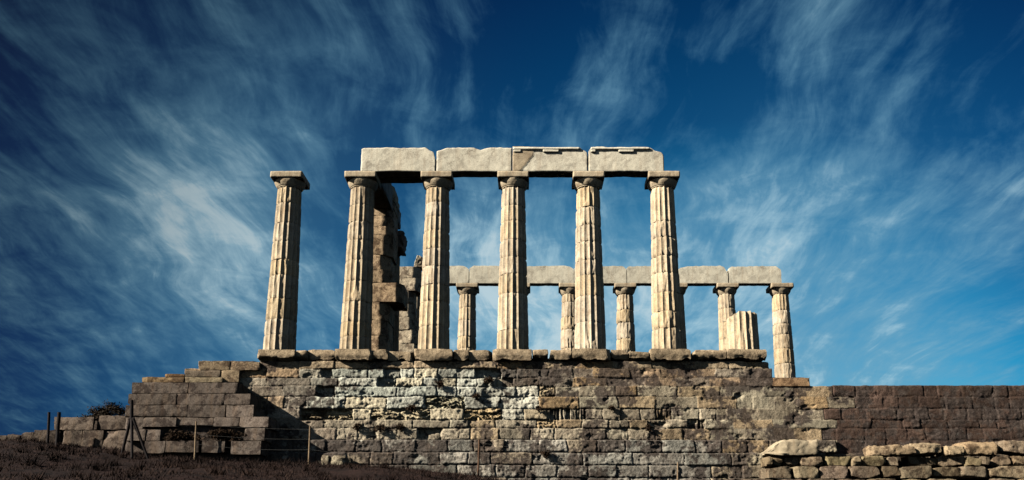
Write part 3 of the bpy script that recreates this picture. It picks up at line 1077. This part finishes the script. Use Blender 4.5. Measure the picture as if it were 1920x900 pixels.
NEAR = [
    (677, 817, [(677, 279.5), (681, 277), (740, 276.5), (762, 277.5), (780, 276.5), (798, 276.5), (805, 282), (812, 285), (817, 300)], 'near architrave block at the left end with a chipped upper right corner', 1.0, []),
    (818.5, 960, [(818, 284), (826, 281), (838, 277), (888, 276.5), (895, 279), (901, 280.5), (910, 278), (920, 276.5), (960, 277)], 'near architrave block second from the left with a sagging broken upper edge', 0.98, []),
    (961, 1102, [(961, 275), (1087, 276), (1092, 280), (1102, 286)], 'near architrave block with a brown triangular scar at its left end', 1.08, [(963, 977, 1), (1018, 1048, 1)]),
    (1103.5, 1245, [(1103, 285), (1108, 277), (1112, 275), (1220, 277), (1228, 282), (1240, 284.5), (1245, 290)], 'near architrave block at the right end with a narrow ledge along its top', 1.05, [(1108, 1117, 1), (1160, 1189, 1)]),
]
for (u0, u1, prof, lab, k, reg) in NEAR:
    x0, x1 = atx(u0, 300, AY0), atx(u1, 300, AY0)
    pts = [(atx(u, 300, AY0), atz(v, AY0)) for u, v in prof]
    t = thing('architrave_block', lab, 'architrave', ((x0 + x1) / 2, (AY0 + AY1) / 2, ABA), 'architrave blocks on the near columns')
    z0 = ABA + 0.003
    ar = u0 == 961
    cb = GREY * k

    def fn(P, pts=pts, z0=z0, u0=u0):
        P = prof_deform(pts, z0, ATOP)(P)
        # the underside bows a little where spalls have fallen away
        s = sstep(z0 + 0.12, z0, P[:, 2])
        e = np.clip(np.minimum(P[:, 0] - pts[0][0] - 0.55, pts[-1][0] - 0.55 - P[:, 0]) / 0.4, 0, 1)
        P[:, 2] += s * e * 0.018 * np.clip(fbm(P[:, 0] * 1.5, P[:, 1] * 3, P[:, 0] * 0, int(u0), 3) + 0.5, 0, 1)
        return P
    v, f, c = rough_box(x0, x1, AY0, AY1, z0, ATOP, res=0.045, rnd=0.008, rough=0.007, chip=1.1, cuts=0.0, deform=fn, base=cb, var=0.10)
    if ar:      # fresh break against older brown surface
        m = (v[:, 0] < atx(1000, 300, AY0)) & ((v[:, 0] - atx(978, 300, AY0)) * 1.0 < (v[:, 2] - atz(318, AY0)) * 0.75)
        m &= v[:, 1] < AY0 + 0.1
        c[m] *= np.array([0.62, 0.54, 0.46])
        v[m, 1] -= 0.02
    kid(link('beam', v, f, M_BEAM, None, c), t)
    if reg:
        ua, ub = (961.5, 1087) if ar else (1108, 1219)
        yt = AY0 - 0.055
        kid(link('taenia', *(lambda r: (r[0], r[1]))(rough_box(atx(ua, 278, yt), atx(ub, 278, yt), yt, AY0 + 0.02, atz(280, yt), atz(275.5, yt), rnd=0.008, rough=0.006, seed=int(u0), chip=1.2)), M_BEAM, None, cb * 1.05), t)
        for ra, rb, _ in reg:
            kid(link('regula', *(lambda r: (r[0], r[1]))(rough_box(atx(ra, 280, yt), atx(rb, 280, yt), yt + 0.004, AY0 + 0.02, atz(284.5, yt), atz(280.2, yt), rnd=0.006, rough=0.005, seed=int(ra), res=0.03)), M_BEAM, None, cb * 0.98), t)

# second leaf behind the first bay
block_o = block('architrave_beam', None, (atx(690, 330, 0.1), atx(818, 330, 0.1), 0.06, 0.50, ABA + 0.003, ATOP - 0.15), M_BEAM, GREY * 0.9, rnd=0.02, rough=0.015)
tag(block_o, 'inner architrave beam in shadow behind the left-end near block', 'architrave')

# far architrave
FY0, FY1 = BACK_Y - 0.45, BACK_Y + 0.02
FAR = [(800, 879, [(800, 501), (808, 498), (868, 498), (874, 501), (879, 505)], 'far architrave block at the left with a slanting shadow across it'),
       (880, 976, [(880, 503), (888, 498), (976, 498)], 'far architrave block showing between the third and fourth near columns'),
       (977, 1076, [(977, 499), (1060, 498), (1070, 500), (1076, 504)], 'far architrave block showing between the fourth and fifth near columns'),
       (1077, 1174.5, [(1077, 503), (1082, 499), (1165, 498.5), (1170, 500), (1175, 505)], 'far architrave block with a worn right corner behind the fifth near column'),
       (1175.5, 1268, [(1175, 503), (1179, 499), (1268, 497.5)], 'far architrave block showing just left of the last near column'),
       (1269, 1365, [(1269, 507), (1276, 502), (1290, 499), (1350, 498), (1358, 500), (1362, 507), (1365, 512)], 'far architrave block with sloping broken ends right of the last near column'),
       (1367, 1465, [(1367, 503), (1372, 500), (1400, 499.5), (1410, 499), (1455, 498.5), (1461, 503), (1465, 506)], 'far architrave block at the right end above the broken stump')]
for i, (u0, u1, prof, lab) in enumerate(FAR):
    x0, x1 = atx(u0, 515, FY0), atx(u1, 515, FY0)
    pts = [(atx(u, 515, FY0), atz(v, FY0)) for u, v in prof]
    z0 = ABA + 0.003
    o = block('architrave_block', None, (x0, x1, FY0, FY1, z0, ATOP), M_BEAM, GREY * rs.uniform(0.84, 0.98), res=0.06, rnd=0.009, rough=0.009, chip=1.3, cuts=0.1, deform=prof_deform(pts, z0, ATOP))
    tag(o, lab, 'architrave', 'architrave blocks on the far columns')

# ================================================================== antae between the rows
AX0, AX1 = 2.0, 3.0
YA = 2.75


def pier(name, label, y0, y1, x0, x1, courses, seed, base, outs=(), tag_='pier', kw=(0.25, 0.6)):
    t = thing(name, label, tag_, ((x0 + x1) / 2, (y0 + y1) / 2, 0))
    rg = random.Random(seed)
    for i, (a, b) in enumerate(zip(courses[:-1], courses[1:])):
        e = rg.uniform(-0.10, 0.10)
        k = rg.uniform(0.82, 1.12)
        o_ = dict(outs).get(i, None)
        xr = x1 + e * 0.6
        if o_ is not None: xr = o_

        def wear_(P, xr=xr, i=i, kk=rg.uniform(*kw), wv=rg.uniform(0, 6)):
            P = P.copy()
            q = np.clip((P[:, 0] - (xr - kk)) / kk, 0, 1)
            zz_ = (P[:, 2] - courses[i]) / (courses[i + 1] - courses[i])
            P[:, 1] += np.where(P[:, 1] < y0 + 0.5, q ** 1.4 * 0.34 * (0.85 + 0.22 * np.sin(zz_ * 4 + wv)), 0)
            return P
        block('ashlar_block', t, (x0, xr, y0 + rg.uniform(-0.02, 0.02), y1, a + 0.004, b - 0.004), M_BLOCK, np.array(base) * k, rnd=0.008, rough=0.018, chip=0.9, res=0.045, cuts=0.3, seed=seed + i, deform=wear_)
    return t


cs = [0.0, 0.52, 1.02, 1.50, 1.98, 2.46, 2.92, 3.40, 3.84, 4.30, 4.62, 4.92, 5.22, 5.60]
cs = [0.0] + [atz(v, YA) for v in (628, 600, 566, 530, 505, 478, 440, 424, 404, 388, 375, 360, 345)]
near_pier = pier('block_pier', 'shadowed pier of stacked blocks with two stones jutting right, behind the second near column', YA, YA + 1.25, AX0, AX1 - 0.02, cs, 710, (0.54, 0.40, 0.26), {3: 3.48}.items(), kw=(0.14, 0.42))

# cross beam from the near row over the pier
cbm = thing('cross_beam', 'shadowed cross beam running back from the near row over the block pier', 'architrave', (2.5, 2.6, ABA))


def cb_def(P):
    P = P.copy()
    k = sstep(2.6, 4.6, P[:, 1])
    P[:, 2] -= k * 0.14 * (P[:, 2] > 6.3)
    return P


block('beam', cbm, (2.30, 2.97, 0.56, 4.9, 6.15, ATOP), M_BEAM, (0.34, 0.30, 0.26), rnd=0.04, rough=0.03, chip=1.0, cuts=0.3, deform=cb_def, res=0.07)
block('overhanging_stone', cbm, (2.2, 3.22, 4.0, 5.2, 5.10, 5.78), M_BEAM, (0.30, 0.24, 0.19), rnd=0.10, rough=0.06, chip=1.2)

# fluted column standing behind the pier
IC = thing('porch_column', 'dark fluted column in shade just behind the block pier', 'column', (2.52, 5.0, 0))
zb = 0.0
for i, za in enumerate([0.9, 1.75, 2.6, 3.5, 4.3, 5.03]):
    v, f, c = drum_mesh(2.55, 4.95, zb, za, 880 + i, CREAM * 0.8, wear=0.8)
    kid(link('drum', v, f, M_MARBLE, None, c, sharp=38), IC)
    zb = za

# farther stack
YB = 8.6
cs = [0.0] + [atz(v, YB) for v in (643, 618, 594, 570, 545, 521, 500)]
far_pier = pier('block_pier', 'pale stack of eroded blocks beyond the dark pier, beside the third near column', YB, YB + 0.95, 1.9, atx(786, 570, YB), cs, 760, (0.60, 0.51, 0.38), {2: atx(781, 600, YB), 3: atx(777, 580, YB), 4: atx(776, 560, YB)}.items(), kw=(0.12, 0.35))


def point(P):
    P = P.copy()
    zt_ = P[:, 2].max()
    zb_ = P[:, 2].min()
    k = (P[:, 2] - zb_) / (zt_ - zb_)
    xm = P[:, 0].mean() + 0.12
    P[:, 0] = xm + (P[:, 0] - xm) * (1 - 0.55 * k)
    return P


ps = block('pointed_stone', None, (atx(773, 490, YB), atx(793, 490, YB), YB + 0.05, YB + 0.6, atz(500.5, YB), atz(478, YB)), M_BLOCK, (0.52, 0.46, 0.35), rnd=0.08, rough=0.06, deform=point)
tag(ps, 'small pointed stone standing on top of the pale stack of blocks', 'stone')


# ================================================================== rubble at the lower right
def rock(args, base, seed, rough=0.10, rnd=0.14, res=0.05, deform=None):
    return rough_box(*args, base=base, seed=seed, rough=rough * 0.55, rnd=rnd * 0.35, res=0.04, chip=0.7, deform=deform, cuts=1.8)


RY = -1.55
pieces = []
rs2 = random.Random(21)
ROW1 = [(1438, 1448), (1449, 1469), (1472, 1500), (1502, 1547), (1549, 1599), (1601, 1617), (1618, 1664), (1666, 1688), (1704, 1761), (1763, 1815), (1816, 1842), (1845, 1860), (1862, 1900), (1904, 1960)]
ROW2 = [(1437, 1489), (1491, 1540), (1541, 1596), (1597, 1651), (1652, 1690), (1691, 1748), (1749, 1803), (1804, 1857), (1858, 1930), (1931, 1990)]
for j, (row, v0, v1) in enumerate([(ROW1, 853.5, 873), (ROW2, 874, 896.5), ([(u, u + 56) for u in range(1400, 1990, 57)], 897.5, 922), ([(u, u + 61) for u in range(1390, 1990, 62)], 923, 950)]):
    for u0, u1 in row:
        dy = rs2.uniform(-0.08, 0.10) if j else rs2.uniform(-0.06, 0.28)
        y = RY + dy - 0.08 * j
        k = rs2.uniform(0.45, 1.0)
        dv = rs2.uniform(0, 3.5) if j == 0 else 0
        pieces.append(rock((atx(u0, v1, y), atx(u1, v1, y), y, -0.80, atz(v1, y), atz(v0 + dv, y)), np.array([0.34, 0.27, 0.185]) * k * np.array([1, rs2.uniform(.93, 1.03), rs2.uniform(.85, 1.1)]), rs2.randrange(9999), rough=0.07 if j == 0 else 0.045, rnd=0.06 if j == 0 else 0.03))
v, f, t = join(pieces)
o = link('rubble_wall', v, f, M_BLOCK, None, t, sharp=28)
tag(o, 'low rough dry stone wall with dark gaps at the lower right', 'wall')

for (u0, u1, v0, v1, yy, lab, col) in [
        (1638, 1721, 834, 853.5, -1.50, 'long flat sunlit boulder on the rubble wall, tapering to the left', (0.40, 0.30, 0.195)),
        (1715, 1769, 829, 852.8, -1.42, 'plump rounded boulder right of the long flat one on the rubble wall', (0.38, 0.30, 0.20)),
        (1777, 1811, 836, 853, -1.50, 'smallest boulder on the rubble wall with a shaded hollow beside it', (0.44, 0.34, 0.22)),
        (1808, 1877, 829, 852, -1.44, 'broad brown boulder on the rubble wall near the right edge', (0.40, 0.29, 0.18)),
        (1879, 1952, 826, 851, -1.40, 'grey brown boulder cut off by the right edge of the picture', (0.32, 0.25, 0.18))]:
    v, f, t = rock((atx(u0, v1, yy), atx(u1, v1, yy), yy, -0.72, atz(v1, yy), atz(v0, yy)), col, int(u0), rough=0.09, rnd=0.09)
    tag(link('boulder', v, f, M_BLOCK, None, t, sharp=28), lab, 'boulder', 'boulders on the rubble wall')


def lint(P):
    P = P.copy()
    x0, x1 = P[:, 0].min(), P[:, 0].max()
    k = 1 - sstep(0.0, 0.30, (P[:, 0] - x0) / (x1 - x0))
    zm = P[:, 2].min() + 0.10
    P[:, 2] = P[:, 2] * (1 - k * 0.75) + zm * k * 0.75
    P[:, 1] += k * 0.12
    return P


yy = -1.50
v, f, t = rough_box(atx(1440, 840, yy), atx(1535, 840, yy), yy, -0.75, atz(853, yy), atz(825, yy), base=(0.50, 0.42, 0.30), seed=77, rough=0.05, rnd=0.05, chip=1.3, deform=lint)
tag(link('fallen_block', v, f, M_BEAM, None, t, sharp=28), 'pale fallen marble block with a broken pointed left end lying on the rubble', 'block')

# pale stones at the foot of the wall
for k, (u0, u1, v0, v1, lab) in enumerate([(602, 616, 853, 872, 'small pale upright stone at the wall foot right of the second pale fence post'),
                                           (617, 646, 854, 872, 'largest pale yellowish stone in the little heap at the wall foot'),
                                           (645, 657, 858, 868, 'small rounded pale stone at the right of the heap at the wall foot')]):
    y = -1.35
    v, f, t = rock((atx(u0, v1, y), atx(u1, v1, y), y, y + 0.4, atz(v1 + 3, y), atz(v0, y)), (0.42, 0.37, 0.27), 40 + k, rough=0.06, rnd=0.12)
    tag(link('rubble_stone', v, f, M_BLOCK, None, t, sharp=28), lab, 'stone')


# ================================================================== plants
def shrub_mesh(cx, cy, cz, rx, ry, rz, n, leaf, seed, drop=0.0):
    rg = np.random.default_rng(seed)
    nc = 16
    u = rg.normal(size=(nc, 3))
    u /= np.linalg.norm(u, axis=1, keepdims=True)
    cen = u * rg.uniform(0.35, 0.85, (nc, 1))
    k = rg.integers(0, nc, n)
    p = cen[k] + rg.normal(size=(n, 3)) * 0.20
    P = np.array([cx, cy, cz]) + p * np.array([rx, ry, rz])
    P[:, 2] = np.maximum(P[:, 2], cz - rz * 0.9)
    a = rg.normal(size=(n, 3))
    a /= np.linalg.norm(a, axis=1, keepdims=True)
    b = np.cross(a, rg.normal(size=(n, 3)))
    b /= np.linalg.norm(b, axis=1, keepdims=True)
    s = leaf * rg.uniform(0.5, 1.4, (n, 1))
    V = np.stack([P - a * s, P + b * s * 0.35, P + a * s, P - b * s * 0.35], 1).reshape(-1, 3)
    return V, np.arange(n * 4).reshape(-1, 4)


def stems_mesh(cx, cy, cz, rx, ry, rz, n, seed):
    rg = random.Random(seed)
    V, Fc = [], []
    for _ in range(n):
        e = (cx + rg.uniform(-.7, .7) * rx, cy + rg.uniform(-.7, .7) * ry, cz + rg.uniform(0, .8) * rz)
        s = (cx + rg.uniform(-.15, .15) * rx, cy + rg.uniform(0, .3) * ry, cz - rz)
        w = 0.008
        k = len(V)
        V += [(s[0] - w, s[1], s[2]), (s[0] + w, s[1], s[2]), (s[0], s[1] + w, s[2]), (e[0] - w * .4, e[1], e[2]), (e[0] + w * .4, e[1], e[2]), (e[0], e[1] + w * .4, e[2])]
        Fc += [(k, k + 1, k + 4, k + 3), (k + 1, k + 2, k + 5, k + 4), (k + 2, k, k + 3, k + 5)]
    return V, Fc


def shrub(name, u, v, y, rx, rz, label, cat, mat, n=700, leaf=0.035, ry=None, group=None, seed=1):
    x, z = at(u, v, y)
    t = thing(name, label, cat, (x, y, z - rz), group)
    ry = ry or rx * 0.8
    V, Fc = shrub_mesh(x, y, z, rx, ry, rz, n, leaf, seed)
    kid(link('foliage', V, Fc, mat, smooth=False), t)
    V, Fc = stems_mesh(x, y, z, rx, ry, rz, 9, seed)
    kid(link('stems', V, Fc, M_STEM), t)


shrub('scrub_bush', 212, 775, -0.65, 0.55, 0.36, 'dark scrub bush on the low wall against the stepped corner', 'bush', M_SCRUB, 2600, 0.04, seed=3)
shrub('scrub_bush', 180, 782, -0.65, 0.42, 0.30, 'smaller reddish dark scrub bush at the left of the low wall top', 'bush', M_SCRUB, 1800, 0.04, seed=4)
shrub('scrub_bush', 345, 816, -1.58, 0.55, 0.20, 'dry scrub filling the left of the dark recess in the stepped corner', 'bush', M_TUFT, 2200, 0.035, ry=0.2, seed=5)
shrub('scrub_bush', 418, 817, -1.60, 0.60, 0.19, 'dry scrub filling the right of the dark recess in the stepped corner', 'bush', M_TUFT, 2200, 0.035, ry=0.2, seed=6)
for k, (u, v, r, lab) in enumerate([
        (824, 720, 0.17, 'dry tuft under the second stretch of missing facing stones, left of centre'),
        (916, 713, 0.15, 'round dark tuft on the pale stones below the middle near column'),
        (893, 743, 0.15, 'dry tuft trailing between two pale blocks, left of the middle column'),
        (770, 765, 0.16, 'flat dry tuft in the joint above the layered stones'),
        (670, 800, 0.16, 'dark tuft left of a pair on the brown course'),
        (713, 802, 0.19, 'larger bristly tuft right of a pair on the brown course'),
        (750, 800, 0.15, 'dark tuft at the left of the shadowed hollow'),
        (1147, 764, 0.12, 'little tuft over the wide joint right of the orange block'),
        (1216, 802, 0.13, 'little tuft on the right below the thin pale blocks'),
        (1022, 851, 0.17, 'reddish dry tuft in the corner below a pale lower block'),
        (1010, 766, 0.11, 'tiny tuft at the lower left corner of the orange block')]):
    shrub('wall_tuft', u, v, -0.60 if v < 826 else -0.92, r, r * 0.75, lab, 'plant', M_TUFT, 420, 0.032, group='dry tufts growing on the platform wall', seed=60 + k)


# ================================================================== fence
def tube(p, q, r0, r1=None, n=10, wob=0.0, seg=6, seed=0):
    p, q = Vector(p), Vector(q)
    r1 = r1 or r0
    dv = (q - p).normalized()
    a = dv.orthogonal().normalized()
    b = dv.cross(a)
    rg = random.Random(seed)
    V, Fc = [], []
    for i in range(seg + 1):
        t = i / seg
        c = p.lerp(q, t) + (a * rg.uniform(-wob, wob) + b * rg.uniform(-wob, wob) if 0 < i < seg else Vector())
        r = r0 + (r1 - r0) * t
        for k in range(n):
            h = 2 * math.pi * k / n
            V.append(tuple(c + a * math.cos(h) * r + b * math.sin(h) * r))
    for i in range(seg):
        for k in range(n):
            Fc.append((i * n + k, i * n + (k + 1) % n, (i + 1) * n + (k + 1) % n, (i + 1) * n + k))
    Fc.append(tuple(range(n))[::-1])
    Fc.append(tuple(seg * n + k for k in range(n)))
    return V, Fc


FYL = -1.95
fence = thing('wire_fence', 'slack wire fence on thin posts along the foot of the platform', 'fence', (atx(600, 870, FYL), FYL, atz(870, FYL)))
POSTS = [(367, 790, 860, M_PALEPOST, 0.028), (580.5, 799, 872, M_PALEPOST, 0.030), (897.5, 824, 900, M_RUST, 0.034), (1270, 867, 930, M_PALEPOST, 0.028)]
FYS = [-1.95, -1.75, -1.55, -1.75]
tops = []
for (u, v0, v1, m, r), fy in zip(POSTS, FYS):
    xb, zb = at(u - 1.5, v1, fy)
    xt, zt_ = at(u + 1, v0, fy)
    zb = min(zb, float(ground_z(xb, fy))) - 0.2
    V, Fc = tube((xb, fy, zb), (xt, fy, zt_), r, r * 0.9, 10, 0.004, seed=int(u))
    kid(link('post', V, Fc, m, sharp=50), fence)
    tops.append(((xb, fy, zb), (xt, fy, zt_)))
tri_y = -3.2
tx, tz = at(247, 800, tri_y)
hook = [Vector((tx, tri_y, tz))]


def wire(p, q, sag, r=0.0017):
    p, q = Vector(p), Vector(q)
    V, Fc = [], []
    n, sg = 5, 18
    for i in range(sg + 1):
        t = i / sg
        c = p.lerp(q, t)
        c.z -= sag * 4 * t * (1 - t)
        for k in range(n):
            h = 2 * math.pi * k / n
            V.append((c.x, c.y + math.cos(h) * r, c.z + math.sin(h) * r))
    for i in range(sg):
        for k in range(n):
            Fc.append((i * n + k, i * n + (k + 1) % n, (i + 1) * n + (k + 1) % n, (i + 1) * n + k))
    kid(link('wire', V, Fc, M_WIRE), fence)


for a, b in zip(tops[:-1], tops[1:]):
    for t, sg in ((0.93, 0.03), (0.50, 0.07), (0.72, 0.05)):
        pa = Vector(a[0]).lerp(Vector(a[1]), t)
        pb = Vector(b[0]).lerp(Vector(b[1]), t)
        wire(pa, pb, sg)
xe, ze = at(1560, 905, -1.8)
wire(Vector(tops[-1][0]).lerp(Vector(tops[-1][1]), 0.93), (xe, -1.8, ze), 0.05)
xe, ze = at(247, 792, tri_y)
wire((xe, tri_y, ze), Vector(tops[0][0]).lerp(Vector(tops[0][1]), 0.9), 0.04)

# tripod-like stand
tp = thing('tripod_stand', 'dark tripod stand with a short mast in front of the stepped corner', 'tripod', (tx, tri_y, float(ground_z(tx, tri_y))))
apx, apz = at(247, 786, tri_y)
mx, mz = at(247, 750, tri_y)
V, Fc = tube((apx, tri_y, apz - 0.03), (mx, tri_y, mz), 0.055, 0.045, 10, 0.003)
kid(link('mast', V, Fc, M_DARKPOST, sharp=50), tp)
for (u, v, y) in ((229, 840, tri_y + 0.35), (246, 878, tri_y - 0.25), (277, 880, tri_y - 0.05)):
    x, z = at(u, v, y)
    z = float(ground_z(x, y)) - 0.05
    V, Fc = tube((apx + (0.03 if u > 250 else -0.03 if u < 240 else 0), tri_y, apz + 0.03), (x, y, z), 0.046, 0.036, 10, 0.003)
    kid(link('leg', V, Fc, M_DARKPOST, sharp=50), tp)
V, Fc = tube((apx - 0.07, tri_y, apz + 0.01), (apx + 0.07, tri_y, apz + 0.01), 0.05, 0.05, 10, seg=1)
kid(link('head', V, Fc, M_DARKPOST, sharp=50), tp)

for (u0, u1, v0, v1, y, r, lab) in [(91, 92, 773, 825, -1.7, 0.042, 'shorter dark wooden post at far left against the sky'), (107, 111, 773, 836, -1.9, 0.055, 'thicker leaning dark post at far left in front of the low wall')]:
    xb, zb = at(u0, v1, y)
    xt, zt_ = at(u1, v0, y)
    V, Fc = tube((xb, y, min(zb, float(ground_z(xb, y))) - 0.2), (xt, y, zt_), r, r * 0.92, 12, 0.005, seed=int(u0))
    t = link('wooden_post', V, Fc, M_DARKPOST, sharp=50)
    tag(t, lab, 'post')
